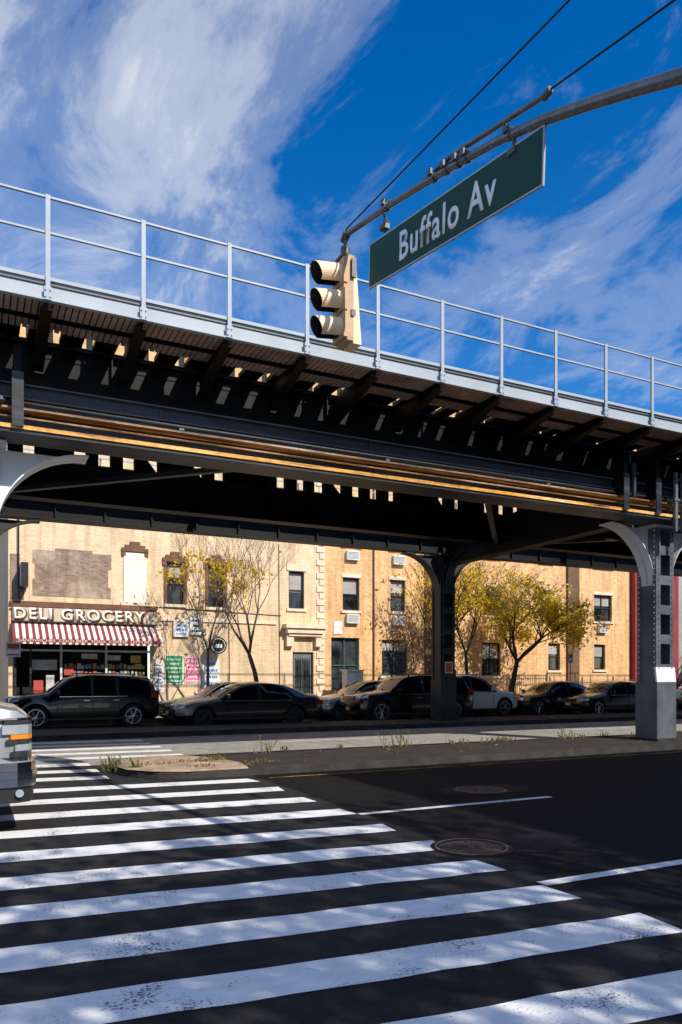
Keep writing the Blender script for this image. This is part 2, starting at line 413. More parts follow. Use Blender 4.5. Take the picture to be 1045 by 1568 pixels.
while px<X1:
    if px>X0:
        xb=px
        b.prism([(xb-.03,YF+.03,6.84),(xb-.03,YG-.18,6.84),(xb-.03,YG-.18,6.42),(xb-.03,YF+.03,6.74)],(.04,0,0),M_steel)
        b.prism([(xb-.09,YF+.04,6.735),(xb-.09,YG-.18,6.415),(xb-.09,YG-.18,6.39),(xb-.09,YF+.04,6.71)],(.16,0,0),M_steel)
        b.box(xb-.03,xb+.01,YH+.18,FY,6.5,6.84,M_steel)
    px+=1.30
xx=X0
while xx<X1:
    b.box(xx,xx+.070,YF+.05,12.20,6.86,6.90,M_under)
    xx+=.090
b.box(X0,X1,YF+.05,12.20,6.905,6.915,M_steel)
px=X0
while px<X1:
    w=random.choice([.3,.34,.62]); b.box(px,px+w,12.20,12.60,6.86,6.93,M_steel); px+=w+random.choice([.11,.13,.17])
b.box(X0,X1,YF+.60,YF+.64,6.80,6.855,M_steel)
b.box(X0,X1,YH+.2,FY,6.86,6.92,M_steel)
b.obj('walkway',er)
b=B()
def girder(y,z0,z1,m,fl=.18,stiff=1.3,t=.03):
    b.box(X0,X1,y-t,y+t,z0,z1,m)
    b.box(X0,X1,y-fl,y+fl,z1,z1+.035,m); b.box(X0,X1,y-fl,y+fl,z0-.035,z0,m)
    b.box(X0,X1,y-.12,y-t,z0,z0+.02,m)
    if z1-z0>.6:
        b.box(X0,X1,y-t-.015,y-t,z0+.02,z0+.16,m); b.box(X0,X1,y-t-.015,y-t,z1-.16,z1,m)
        x=X0+.3
        while x<X1:
            b.box(x,x+.02,y-.13,y-t-.016,z0+.02,z1,m); b.box(x+.02,x+.09,y-t-.03,y-t-.016,z0+.165,z1-.165,m); x+=stiff
girder(YG,6.1,6.83,M_steel,.14,3.9)
b.box(X0,X1,YG-.16,YG-.142,6.075,6.095,M_steel2)
b.obj('upper_girder',er)
b=B()
b.box(X0,X1,12.35,12.60,5.32,6.06,M_steel2)
b.box(X0,X1,12.28,12.35,6.02,6.04,M_colp)
b.box(X0,X1,12.27,12.33,5.80,5.82,M_colp)
b.box(X0,X1,12.12,12.35,5.595,5.625,M_rust_glint)
b.box(X0,X1,12.02,12.35,5.275,5.335,M_glint)
b.box(X0,X1,12.05,12.66,5.22,5.27,M_steel2)
b.tube((X0,12.22,5.72),(X1,12.22,5.72),.03,.03,M_steel2,8)
b.tube((X0,12.15,5.48),(X1,12.15,5.48),.014,.014,M_rust_glint,6)
x=X0+1
while x<X1:
    b.box(x,x+.06,12.325,12.349,5.32,5.97,M_steel2); b.box(x+.3,x+.38,12.2,12.34,5.66,5.70,M_colp); x+=3.9
x=X0
while x<60:
    for z in (5.38,5.56):
        if x>-2: b.tube((x,12.335,z),(x,12.35,z),.010,.016,M_steel2,5)
    x+=.16
b.obj('lower_girder',er)
b=B()
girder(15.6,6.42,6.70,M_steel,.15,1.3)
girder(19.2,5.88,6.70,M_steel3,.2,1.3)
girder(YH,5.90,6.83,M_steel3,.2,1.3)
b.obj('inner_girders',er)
b=B()
b.box(X0,X1,12.72,16.9,6.90,7.12,M_steel)
b.box(X0,X1,16.9,19.3,7.13,7.30,M_steel)
x=X0
while x<X1:
    b.box(x,x+.2,12.66,12.715,6.90,7.12,M_tieend); b.box(x+.2,x+.3,12.68,12.715,6.9,7.1,M_steel); x+=.3
x=X0
while x<X1:
    w=.24+U(0,.09)
    b.box(x,x+w,19.0,19.24,6.74,7.125,M_tie)
    if R()<.14: b.box(x,x+.62,19.1,19.2,6.74,7.12,M_tie)
    if R()<.3: b.prism([(x+w,19.12,6.74),(x+.60,19.12,6.74),(x+w,19.12,7.1)],(0,.05,0),M_tie)
    x+=.58
b.box(X0,X1,20.6,YH+.2,7.13,7.2,M_tie)  # plate added above the open zone to keep sun off the far girder
b.box(X0,X1,YH-.02,YH+.2,6.875,7.12,M_tie)
x=X0+.3
while x<X1:
    b.box(x,x+.12,YG+.05,16.8,6.72,6.895,M_steel)
    if int(x)%5==0: b.box(x,x+.12,19.3,YH-.05,6.4,6.6,M_steel)
    x+=1.3
for y in (14.3,15.75,17.2,18.6): b.box(X0,X1,y,y+.07,7.31,7.45,M_rust_glint)
b.obj('track_deck',er)
COLX=[-29.3,-14.6,.1,14.8,29.5,44.2,58.9,73.6,88.3,103]
def arc_bracket(b,cx,cy,ztop,r,dx,dy,th,m,fm):
    n=12
    ar=[(r-r*math.sin(math.pi/2*(1-i/n)), -r+r*math.cos(math.pi/2*(1-i/n))) for i in range(n+1)]
    px_,py_=-dy,dx
    def P(u,w,off): return (cx+dx*u+px_*off,cy+dy*u+py_*off,ztop+w)
    for i in range(n):
        (u0,w0),(u1,w1)=ar[i],ar[i+1]
        b.prism([P(u0,w0,-.015),P(u1,w1,-.015),P(u1,0,-.015),P(u0,0,-.015)],(px_*.03,py_*.03,0),m)
        b.prism([P(u0,w0,-th/2),P(u1,w1,-th/2),P(u1,w1+.03,-th/2),P(u0+.001,w0+.03,-th/2)],(px_*th,py_*th,0),fm)
for cx in COLX:
    for cy,zt in ((YG,5.20),(YH,5.86)):
        b=B(); s=.28
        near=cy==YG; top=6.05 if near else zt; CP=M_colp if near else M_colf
        b.box(cx-s,cx-s+.03,cy-s+(.1 if near else 0),cy+s,.12,top,CP); b.box(cx+s-.03,cx+s,cy-s+(.1 if near else 0),cy+s,.12,top,CP)
        b.box(cx-s+.03,cx+s-.03,cy-.02,cy+.02,.12,top,CP)
        b.box(cx-s,cx-s+.12,cy-s,cy-s+.02,.12,zt,CP); b.box(cx+s-.12,cx+s,cy-s,cy-s+.02,.12,zt,CP)
        if near:
            b.box(cx-s,cx-s+.03,cy-s+.02,cy-s+.1,.12,zt,CP); b.box(cx+s-.03,cx+s,cy-s+.02,cy-s+.1,.12,zt,CP)
        z=1.0
        while z<zt-.4:
            b.box(cx-s+.12,cx+s-.12,cy-s+.004,cy-s+.016,z,z+.22,CP); z+=.7
        b.box(cx-s-.12,cx+s+.12,cy-s-.12,cy+s+.12,.10,.17,M_kerbd)
        b.box(cx-s-.04,cx+s+.04,cy-s-.04,cy+s+.04,.17,1.50,CP)
        b.prism([(cx-s-.04,cy-s-.04,1.50),(cx+s+.04,cy-s-.04,1.50),(cx+s+.04,cy-s-.0,1.85),(cx-s-.04,cy-s-.0,1.85)],(0,.05,0),M_brk if near else CP)
        b.box(cx-s-.03,cx-s,cy-s,cy-s+.1,1.50,zt,CP); b.box(cx-s-.03,cx-s,cy+s-.1,cy+s,1.50,zt,CP)
        z=1.7
        while z<zt-.1:
            for yy in (cy-s+.05,cy+s-.05): b.tube((cx-s-.048,yy,z),(cx-s-.03,yy,z),.012,.022,M_brk if near else CP,6)
            for xx in (cx-s+.06,cx+s-.06): b.tube((xx,cy-s-.016,z),(xx,cy-s,z),.012,.022,CP,6)
            z+=.13
        b.box(cx-.42,cx+.42,cy-.36,cy+.4,zt-.06,zt,M_brk if near else CP)
        r=1.35; mm=M_brk if near else CP
        arc_bracket(b,cx+s,cy,zt-.06,r,1,0,.42,mm,mm); arc_bracket(b,cx-s,cy,zt-.06,r,-1,0,.42,mm,mm)
        if near:
            arc_bracket(b,cx,cy+s,zt-.06,1.2,0,1,.3,CP,CP)
            for o in (-.34,-.1,.22):
                b.box(cx+o,cx+o+.08,11.95,12.015,4.95,6.3,CP); b.box(cx+o-.05,cx+o+.13,11.93,12.34,5.64,5.69,CP)
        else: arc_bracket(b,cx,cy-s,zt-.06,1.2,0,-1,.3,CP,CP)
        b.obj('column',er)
b=B()
for cx in COLX:
    b.box(cx-.04,cx+.04,13.1,YH-.25,5.5,6.60,M_steel3); b.box(cx-.2,cx+.2,13.1,YH-.3,5.44,5.497,M_steel3)
    for dx,y0,y1 in ((-4.4,13.7,19.0),(4.4,13.7,19.0)):
        b.prism([(cx+dx,y0,5.55),(cx+dx+.18,y0,5.55),(cx+.18,y1,5.75),(cx,y1,5.75)],(0,0,.1),M_colf)
    b.tube((cx-1.6,12.0,6.35),(cx-1.6,12.0,5.6),.05,.05,M_steel2,8)
    for o in(-1.9,-.9,.5): b.box(cx+o,cx+o+.10,12.0,12.34,5.64,6.5,M_steel); b.box(cx+o-.03,cx+o+.13,11.97,12.0,5.3,6.1,M_steel2)
b.obj('cross_girders',er)
M_red=simple('notice_red',(.45,.1,.08),.6)
b=B(); b.box(14.62,14.95,21.44,21.458,1.75,2.15,simple('notice_white',(.6,.55,.5),.6)); b.box(14.65,14.92,21.434,21.439,1.8,2.1,M_red); b.obj('notice_plate',er)
# ------------------------------------------------------------------ buildings
M_cream=brick('painted_cream_brick',(.96,.74,.48),(.90,.68,.43),(.70,.52,.34),.18)
M_brown=brick('exposed_brown_brick',(.28,.18,.12),(.44,.33,.25),(.38,.32,.26),.35,(.58,.47,.36),.58)
M_tan=brick('orange_tan_brick',(1.0,.64,.31),(.88,.50,.22),(.74,.50,.28),.2)
M_darkbr=brick('dark_brown_brick',(.24,.13,.07),(.18,.1,.06),(.2,.15,.1),.3)
M_redb=brick('red_brick',(.42,.04,.05),(.36,.035,.04),(.25,.06,.06),.2)
M_greyb=brick('grey_brick',(.5,.5,.5),(.45,.45,.45),(.35,.35,.35),.2)
M_trim=simple('stone_trim',(.82,.67,.49),.85,0,.2,2,.1)
M_ped=simple('brown_stone_trim',(.18,.085,.05),.85,0,.3,3)
M_frame=simple('window_frame_dark',(.02,.02,.02),.5)
M_framew=simple('window_frame_white',(.7,.7,.68),.5,0,.1)
M_blind=simple('window_blind',(.42,.40,.36),.8,0,.25,1)
M_int=simple('dark_interior',(.012,.012,.013),.9)
m,nt,bs=nodes('window_glass')
bs.inputs['Roughness'].default_value=.06; bs.inputs['Specular IOR Level'].default_value=.8
f=noise(nt,pos(nt),1.2,3); nt.links.new(ramp(nt,f,[(.35,(.008,.01,.012)),(.7,(.08,.10,.11))]),bs.inputs['Base Color'])
M_glass=m
M_ac=simple('ac_unit_white',(.75,.75,.73),.5,0,.1)
M_acd=simple('ac_grille',(.22,.22,.22),.6)
def wall(b,x0,x1,z0,z1,y,holes,m,depth=.2):
    xs=sorted(set([x0,x1]+[h[0] for h in holes]+[h[1] for h in holes])); zs=sorted(set([z0,z1]+[h[2] for h in holes]+[h[3] for h in holes]))
    for i in range(len(xs)-1):
        for j in range(len(zs)-1):
            cx=(xs[i]+xs[i+1])/2; cz=(zs[j]+zs[j+1])/2
            if any(h[0]<cx<h[1] and h[2]<cz<h[3] for h in holes): continue
            b.quad((xs[i],y,zs[j]),(xs[i+1],y,zs[j]),(xs[i+1],y,zs[j+1]),(xs[i],y,zs[j+1]),m)
    for h in holes:
        a,c,d,e=h[:4]
        b.quad((a,y,d),(a,y+depth,d),(a,y+depth,e),(a,y,e),m); b.quad((c,y,d),(c,y,e),(c,y+depth,e),(c,y+depth,d),m)
        b.quad((a,y,e),(a,y+depth,e),(c,y+depth,e),(c,y,e),m); b.quad((a,y,d),(c,y,d),(c,y+depth,d),(a,y+depth,d),m)
def window(b,x0,x1,z0,z1,y,fm,sill=True,ac=False,blind=.5,cols=1):
    yg=y+.16
    b.box(x0,x1,yg+.03,yg+.04,z0,z1,M_glass)
    if blind>0: b.box(x0+.05,x1-.05,yg+.018,yg+.027,z1-(z1-z0)*blind,z1-.05,M_blind)
    f=.07
    b.box(x0,x0+f,yg-.04,yg+.028,z0,z1,fm); b.box(x1-f,x1,yg-.04,yg+.028,z0,z1,fm)
    b.box(x0+f,x1-f,yg-.04,yg+.028,z0,z0+f,fm); b.box(x0+f,x1-f,yg-.04,yg+.028,z1-f,z1,fm)
    zm=(z0+z1)/2; b.box(x0+f,x1-f,yg-.02,yg+.015,zm-.03,zm+.03,fm)
    for k in range(1,cols):
        xx=x0+(x1-x0)*k/cols; b.box(xx-.03,xx+.03,yg-.03,yg+.016,z0+f,z1-f,fm)
    if sill: b.box(x0-.1,x1+.1,y-.08,y+.12,z0-.12,z0-.002,M_trim)
    if ac: acunit(b,(x0+x1)/2,y,z0)
def acunit(b,xm,y,z):
    b.box(xm-.31,xm+.31,y-.2,y+.10,z,z+.42,M_ac); b.box(xm-.26,xm+.26,y-.21,y-.201,z+.06,z+.36,M_acd)
    for k in range(5): b.box(xm-.26,xm+.26,y-.217,y-.211,z+.07+k*.055,z+.095+k*.055,M_ac)
YB=31.0
db=empty('deli_building')
wins=[(7.34,8.06,4.65,6.40),(9.09,9.80,4.6,6.38),(12.79,13.54,4.69,6.36)]
wins3=[(2.6,3.4,8.0,9.7),(4.6,5.4,8.0,9.7),(7.34,8.06,8.0,9.7),(9.09,9.80,8.0,9.7),(12.79,13.54,8.0,9.7)]
store=(1.55,6.75,.15,3.0); door=(12.98,14.0,.35,2.75)
b=B()
wall(b,1.35,14.56,0,12,YB,wins+wins3+[store,door],M_cream)
b.quad((1.35,YB,0),(1.35,YB,12),(1.35,52,12),(1.35,52,0),M_cream)
b.quad((1.35,YB,12),(14.56,YB,12),(14.56,52,12),(1.35,52,12),M_conc)
b.quad((14.56,YB,0),(14.56,52,0),(14.56,52,12),(14.56,YB,12),M_cream)
b.box(1.3,14.5,YB-.3,YB-.003,11.3,11.9,M_trim)
b.obj('walls',db)
b=B()
pp=[(2.2,4.75),(5.1,4.75),(5.1,5.2),(5.0,5.2),(5.0,5.9),(5.12,5.9),(5.12,6.5),(4.4,6.5),(4.4,6.62),(3.0,6.62),(3.0,6.52),(2.2,6.52),(2.2,6.0),(2.28,6.0),(2.28,5.4),(2.2,5.4)]
b.prism([(x,YB-.012,z) for x,z in pp],(0,.009,0),M_brown)
b.prism([(1.4,YB-.010,4.56),(1.9,YB-.010,4.56),(1.9,YB-.010,5.9),(1.75,YB-.010,5.9),(1.75,YB-.010,6.3),(1.4,YB-.010,6.3)],(0,.007,0),M_brown)
b.box(5.6,6.5,YB-.05,YB-.003,4.65,6.65,simple('blanked_window',(.90,.82,.68),.9,0,.12,2))
b.box(5.5,6.6,YB-.1,YB-.003,4.5,4.645,M_trim)
def pediment(x0,x1,z):
    b.box(x0-.18,x1+.18,YB-.09,YB-.004,z,z+.14,M_ped); b.box(x0-.05,x1+.05,YB-.08,YB-.004,z+.14,z+.26,M_ped); b.box((x0+x1)/2-.2,(x0+x1)/2+.2,YB-.08,YB-.004,z+.26,z+.4,M_ped)
    b.box(x0-.18,x0-.02,YB-.07,YB-.004,z-.18,z,M_ped); b.box(x1+.02,x1+.18,YB-.07,YB-.004,z-.18,z,M_ped)
pediment(5.7,6.4,6.7)
for w in wins[:2]:
    pediment(w[0],w[1],w[3]+.02)
    b.box(w[0]-.12,w[0]-.003,YB-.03,YB-.004,w[2],w[3]-.17,M_ped); b.box(w[1]+.003,w[1]+.12,YB-.03,YB-.004,w[2],w[3]-.17,M_ped)
w=wins[2]; b.box(w[0]-.1,w[1]+.1,YB-.05,YB-.004,w[3]+.02,w[3]+.3,M_trim)
z=.4;k=0
while z<11:
    b.box(14.56-(.42 if k%2 else .28),14.54,YB-.05,YB-.004,z,z+.26,M_trim); z+=.3;k+=1
b.box(7.0,12.2,YB-.06,YB-.004,3.95,4.1,M_trim)
b.box(1.4,6.95,YB-.12,YB-.004,4.38,4.52,M_ped)
b.box(12.5,14.5,YB-.45,YB-.005,3.80,3.98,M_trim); b.box(12.6,14.42,YB-.36,YB-.005,3.58,3.797,M_trim); b.box(12.7,14.32,YB-.28,YB-.005,3.45,3.577,M_trim)
b.box(12.62,12.95,YB-.22,YB-.005,3.0,3.447,M_trim); b.box(14.03,14.3,YB-.22,YB-.005,3.0,3.447,M_trim)
for (xa,xc,za,zc) in ((7.0,12.4,4.5,4.35),(10.0,10.05,4.3,.6),(12.3,12.35,7.5,1.0)):
    b.tube((xa,YB-.03,za),(xc,YB-.03,zc),.015,.015,M_frame,5)
b.obj('trim',db)
b=B()
for i,w in enumerate(wins): window(b,*w,YB,M_frame,True,False,[.35,0,.55][i])
for w in wins3: window(b,*w,YB,M_frame,True,False,.4)
b.box(12.98,14.0,YB+.16,YB+.19,.35,2.75,M_int)
b.box(13.06,13.92,YB+.10,YB+.158,.35,2.7,simple('grey_door',(.16,.17,.18),.5)); b.box(13.17,13.45,YB+.08,YB+.098,.6,2.4,M_glass); b.box(13.55,13.82,YB+.08,YB+.098,.6,2.4,M_glass)
for k in range(7): b.box(13.15+k*.115,13.17+k*.115,YB+.05,YB+.07,.5,2.5,M_frame)
b.box(12.8,14.2,YB-.9,YB,.15,.34,M_conc)
b.obj('windows_and_door',db)
b=B()
b.box(1.55,6.75,YB+.9,YB+1.0,.15,3.0,M_int); b.box(1.55,6.75,YB+.005,YB+.9,2.98,3.0,M_int); b.box(1.55,6.75,YB+.01,YB+.9,.15,.16,M_int)
b.box(3.3,6.75,YB+.12,YB+.14,.15,.8,M_frame)
for x in (1.55,2.1,3.2,4.9,6.68): b.box(x,x+.08,YB+.04,YB+.14,.15,3.0,M_framew if x>3 else M_frame)
b.box(1.55,6.75,YB+.05,YB+.13,2.62,2.7,M_framew)
random.seed(12)
cols=[(.5,.08,.05),(.6,.45,.1),(.1,.25,.5),(.6,.6,.58),(.1,.35,.15),(.55,.25,.1),(.5,.5,.3)]
pm=[simple('package_%s'%n,c,.5) for n,c in zip(['red','yellow','blue','white','green','orange','olive'],cols)]
x=3.4
while x<6.5:
    for z in (.85,1.12,1.4,1.68,1.95):
        w=U(.06,.15); b.box(x,x+w*.9,YB+.18,YB+.25,z,z+U(.12,.24),random.choice(pm))
    x+=.15
b.box(2.2,3.1,YB+.2,YB+.22,1.9,2.3,pm[3]); b.box(2.25,2.6,YB+.2,YB+.21,1.0,1.5,pm[0]); b.box(2.7,3.0,YB+.2,YB+.21,.9,1.7,pm[3])
b.box(3.35,3.7,YB+.1,YB+.11,1.7,2.0,pm[0]); b.box(5.0,5.5,YB+.1,YB+.11,2.3,2.5,pm[3]); b.box(5.9,6.3,YB+.1,YB+.11,2.2,2.5,pm[1]); b.box(4.0,4.6,YB+.1,YB+.11,2.35,2.55,pm[3])
b.obj('storefront',db)
b=B(); M_awr=simple('awning_red',(.24,.04,.045),.8,0,.1); M_aww=simple('awning_white',(.80,.76,.70),.8,0,.1)
x=1.45;k=0
while x<6.95:
    m_=M_awr if k%2==0 else M_aww; w=.115
    b.prism([(x,YB-.02,3.72),(x,YB-.95,3.12),(x,YB-.95,3.09),(x,YB-.02,3.69)],(w,0,0),m_)
    b.box(x,x+w,YB-.965,YB-.95,2.86,3.12,m_); x+=w;k+=1
for xe in (1.44,6.96): b.prism([(xe,YB-.02,3.7),(xe,YB-.95,3.1),(xe,YB-.95,2.86),(xe,YB-.02,2.86)],(.008,0,0),M_awr)
b.box(1.45,6.9,YB-.972,YB-.966,2.93,3.05,M_awr)
b.obj('awning',db)
XA=Vector((1,0,0)); ZA=Vector((0,0,1)); YN=Vector((0,-1,0))
text('awning_text','SANDWICHES  COLD BEER  SODA  COFFEE  LOTTERY',(4.1,YB-.973,2.99),XA,ZA,YN,4.9,.09,M_aww,db,.003)
b=B(); M_sb=simple('sign_board',(.62,.50,.36),.6,0,.1)
b.box(1.5,6.85,YB-.16,YB-.005,3.74,4.36,M_sb); b.box(1.45,6.9,YB-.2,YB-.161,4.31,4.38,M_ped); b.box(1.45,6.9,YB-.2,YB-.161,3.72,3.77,M_frame)
b.obj('shop_sign',db)
M_let=simple('sign_letters',(.98,.95,.84),.5,0,.05); M_letd=simple('sign_letter_shadow',(.16,.06,.02),.5,0,.05)
text('shop_sign_letters_shadow','DELI GROCERY',(4.05,YB-.165,4.02),XA,ZA,YN,4.98,.49,M_letd,db,.03,.045,1.2)  # dark offset copy of the letters, painting their shadow on the board
text('shop_sign_letters','DELI GROCERY',(3.97,YB-.198,4.05),XA,ZA,YN,4.88,.44,M_let,db,.012,.020,1.2)
b=B()
G=simple('poster_green',(.03,.28,.10),.5); P=simple('poster_pink',(.80,.18,.30),.5); W=simple('poster_white',(.75,.75,.73),.5); BL=simple('sign_blue',(.08,.2,.5),.5); K=simple('black_sign',(.02,.02,.02),.4)
def poster(x0,x1,z0,z1,bg,fg,yy=YB-.03,n=5):
    b.box(x0,x1,yy,YB-.003,z0,z1,W); b.box(x0+.04,x1-.04,yy-.006,yy-.001,z0+.04,z1-.04,bg)
    z=z1-.16
    for i in range(n):
        w=U(.25,.42)*(x1-x0); xm=(x0+x1)/2; h=(z1-z0)/(n*2.9)
        xx=xm-w
        while xx<xm+w:
            q=U(.03,.12); b.box(xx,min(xx+q,xm+w),yy-.011,yy-.007,z-h,z,fg); xx+=q+.025
        z-=(z1-z0-.15)/n
poster(7.26,8.03,1.33,2.55,G,W,n=6); poster(8.1,8.75,1.35,2.47,P,W,n=6); poster(8.86,9.6,1.15,2.4,W,BL,n=4); poster(6.85,7.2,1.0,2.3,W,BL,n=8)
poster(7.6,8.25,3.3,3.95,W,BL,YB-.12,3); poster(8.3,8.85,3.4,4.2,W,K,YB-.10,3)
b.tube((9.35,30.35,2.95),(9.35,30.5,2.95),.36,.36,K,24); b.tube((9.35,30.335,2.95),(9.35,30.349,2.95),.30,.30,W,24); b.tube((9.35,30.32,2.95),(9.35,30.334,2.95),.27,.27,K,24)
b.box(9.2,9.5,30.31,30.318,2.85,3.0,W); b.tube((9.35,30.5,3.2),(9.35,31,3.4),.02,.02,K,6)
b.box(1.75,2.0,30.2,30.95,5.0,5.9,K); b.box(1.745,1.75,30.25,30.9,5.05,5.85,W)
b.tube((1.7,30.9,4.6),(1.7,30.9,12),.03,.03,K,6)
b.obj('posters',db)
tb=empty('apartment_building')
tw=[(15.49,16.36,4.72,6.24),(18.03,18.85,4.78,6.27),(20.6,21.4,4.78,6.27),(23.56,24.5,4.78,6.27),(27.2,28.0,4.78,6.25),(31.05,32.4,4.75,6.2)]
tg=[(14.9,16.35,.9,3.45),(17.56,19.0,1.7,3.4),(20.6,21.5,.3,3.3),(23.4,24.6,1.7,3.4),(27.77,28.6,2.0,3.45),(31.05,31.9,2.05,3.45)]
tt=[(a,c,7.75,9.3) for a,c,_,_ in tw]
b=B()
wall(b,14.57,33.8,0,11.6,YB+.02,tw+tg+tt,M_tan)
b.quad((14.57,YB+.02,11.6),(33.8,YB+.02,11.6),(33.8,50,11.6),(14.57,50,11.6),M_conc)
b.quad((33.8,YB+.02,0),(33.8,50,0),(33.8,50,11.6),(33.8,YB+.02,11.6),M_tan)
b.box(29.05,29.85,YB-.12,YB+.01,0,11.5,M_darkbr); b.box(19.95,20.3,YB-.08,YB+.01,0,11.5,M_darkbr); b.box(14.57,33.8,YB-.04,YB+.017,.1,.7,M_ped)
b.obj('walls',tb)
b=B()
M_grf=simple('green_frame',(.03,.09,.07),.5)
for i,w in enumerate(tw):
    window(b,*w,YB+.02,M_frame,True,False,[.5,.4,.5,.0,.6,.4][i],2 if w[1]-w[0]>1 else 1); b.box(w[0]-.08,w[1]+.08,YB-.02,YB+.015,w[3]+.01,w[3]+.18,M_trim)
for i,w in enumerate(tt): window(b,*w,YB+.02,M_frame,True,False,.5)
for i,w in enumerate(tg): window(b,*w,YB+.02,M_grf if i<2 else M_frame,i>0,False,[0,.3,0,.5,.4,.5][i],2 if w[1]-w[0]>1 else 1)
for xm,z in ((15.95,4.12),(18.45,4.1),(15.95,7.05),(18.45,7.0),(31.6,4.1)): acunit(b,xm,YB+.02,z)
b.box(15.0,15.45,YB-.02,YB+.015,3.6,4.2,W)
b.tube((17.1,YB-.04,.2),(17.1,YB-.04,11.5),.04,.04,M_ped,6)
b.obj('windows',tb)
def plain_building(name,x0,x1,y,h,m,seed,d=18,fl=3.1):
    random.seed(seed); e=empty(name); b=B(); hs=[]
    z=1.3
    while z+1.7<h:
        x=x0+.9
        while x+1.0<x1-.4:
            hs.append((x,x+.95,z,z+1.6)); x+=2.4
        z+=fl
    wall(b,x0,x1,0,h,y,hs,m)
    b.quad((x0,y,0),(x0,y,h),(x0,y+d,h),(x0,y+d,0),m); b.quad((x1,y,0),(x1,y+d,0),(x1,y+d,h),(x1,y,h),m); b.quad((x0,y,h),(x1,y,h),(x1,y+d,h),(x0,y+d,h),M_conc)
    b.quad((x0,y+d,0),(x0,y+d,h),(x1,y+d,h),(x1,y+d,0),m)
    b.box(x0-.05,x1+.05,y-.3,y-.004,h-.6,h+.1,M_trim)
    b.obj('walls',e)
    b=B()
    for w in hs: window(b,*w,y,M_framew,True,R()<.3,U(0,.7))
    b.obj('windows',e)
plain_building('red_brick_building',33.85,37.4,YB-.3,9.0,M_redb,1)
plain_building('grey_building',37.5,48,YB,10,M_greyb,2)
plain_building('brick_building',48.1,66,YB,12,M_tan,3)
plain_building('brick_building',66.1,95,YB,10,M_redb,4)
plain_building('brick_building',95.1,140,YB,12,M_cream,6)
plain_building('brick_building',-34,-15.5,YB,11,M_redb,8)
def back_building(name,x0,x1,y0,y1,h,m):
    b=B(); b.box(x0,x1,y0,y1,0,h,m); b.box(x0-.1,x1+.1,y1+.005,y1+.35,h-.7,h+.0,M_trim)
    z=1.2
    while z<h-2:
        x=x0+1
        while x<x1-1.2:
            b.box(x,x+1,y1+.01,y1+.03,z,z+1.7,M_glass); b.box(x-.1,x+1.1,y1+.01,y1+.12,z-.14,z-.01,M_trim); x+=2.5
        z+=3.1
    b.obj(name)
back_building('corner_shade_building',11.3,60,-20,-5.2,14.2,M_darkbr)  # unseen building behind the camera, placed and sized to shade the right roadway
def fence(name,x0,x1,y,h,m,step=.14):
    b=B(); x=x0
    while x<=x1:
        b.tube((x,y,.15),(x,y,.15+h),.012,.012,m,5); b.tube((x,y,.15+h),(x,y,.15+h+.09),.018,.002,m,4); x+=step
    for z in (.3,.15+h-.12): b.box(x0,x1,y-.018,y+.018,z,z+.035,m)
    x=x0
    while x<=x1+.01: b.box(x-.035,x+.035,y-.03,y+.03,.15,.3+h,m); b.tube((x,y,.3+h),(x,y,.38+h),.05,.01,m,6); x+=2.2
    b.obj(name)
M_blackp=simple('black_iron',(.03,.03,.03),.5)
M_creamf=simple('cream_fence_paint',(.70,.60,.42),.6,0,.2)
fence('iron_fence',16.6,21.8,29.6,1.25,simple('green_iron',(.04,.10,.06),.5)); fence('iron_fence',22.0,26.4,29.6,1.5,M_creamf,.12); fence('iron_fence',26.6,33.6,29.6,1.3,M_creamf,.13)
b=B(); b.box(14.9,15.7,29.4,29.9,.15,1.9,simple('cabinet_white',(.65,.65,.65),.6)); b.box(14.85,15.75,29.35,29.95,1.9,1.96,M_ac); b.box(14.95,15.3,29.39,29.398,.3,1.8,M_ac); b.obj('utility_cabinet')
b=B()
for k in range(12):
    x=35.6+k*.28; z=.4+k*.24
    b.box(x,x+.26,29.0,29.9,z,z+.04,M_blackp)
for y in (29.0,29.9):
    b.prism([(35.5,y,.25),(38.95,y,3.2),(38.95,y,3.4),(35.5,y,.45)],(0,.03,0),M_blackp)
    b.prism([(35.5,y,1.2),(38.95,y,4.2),(38.95,y,4.25),(35.5,y,1.25)],(0,.03,0),M_blackp)
    for k in range(7): b.box(35.6+k*.55,35.63+k*.55,y,y+.03,.35+k*.47,1.28+k*.47,M_blackp)
b.box(38.9,40.5,29.0,30.9,3.25,3.32,M_blackp)
b.obj('metal_stairs')
M_signr=simple('sign_red',(.45,.03,.03),.4); M_pole=simple('pole_galv',(.28,.29,.3),.45,.6,.15)
def postsign(x,y,w=.3,h=.45,m=W,z=2.3):
    b=B(); b.tube((x,y,.15),(x,y,z+h),.025,.025,M_pole,8); b.box(x-w/2,x+w/2,y-.034,y-.028,z,z+h,m); b.box(x-w/2+.04,x+w/2-.04,y-.039,y-.035,z+h*.55,z+h*.9,M_signr); b.box(x-w/2+.04,x+w/2-.04,y-.039,y-.035,z+h*.1,z+h*.2,M_signr); b.obj('parking_sign')
postsign(1.35,27.5,.45,.5); postsign(25.8,27.3,.3,.45)
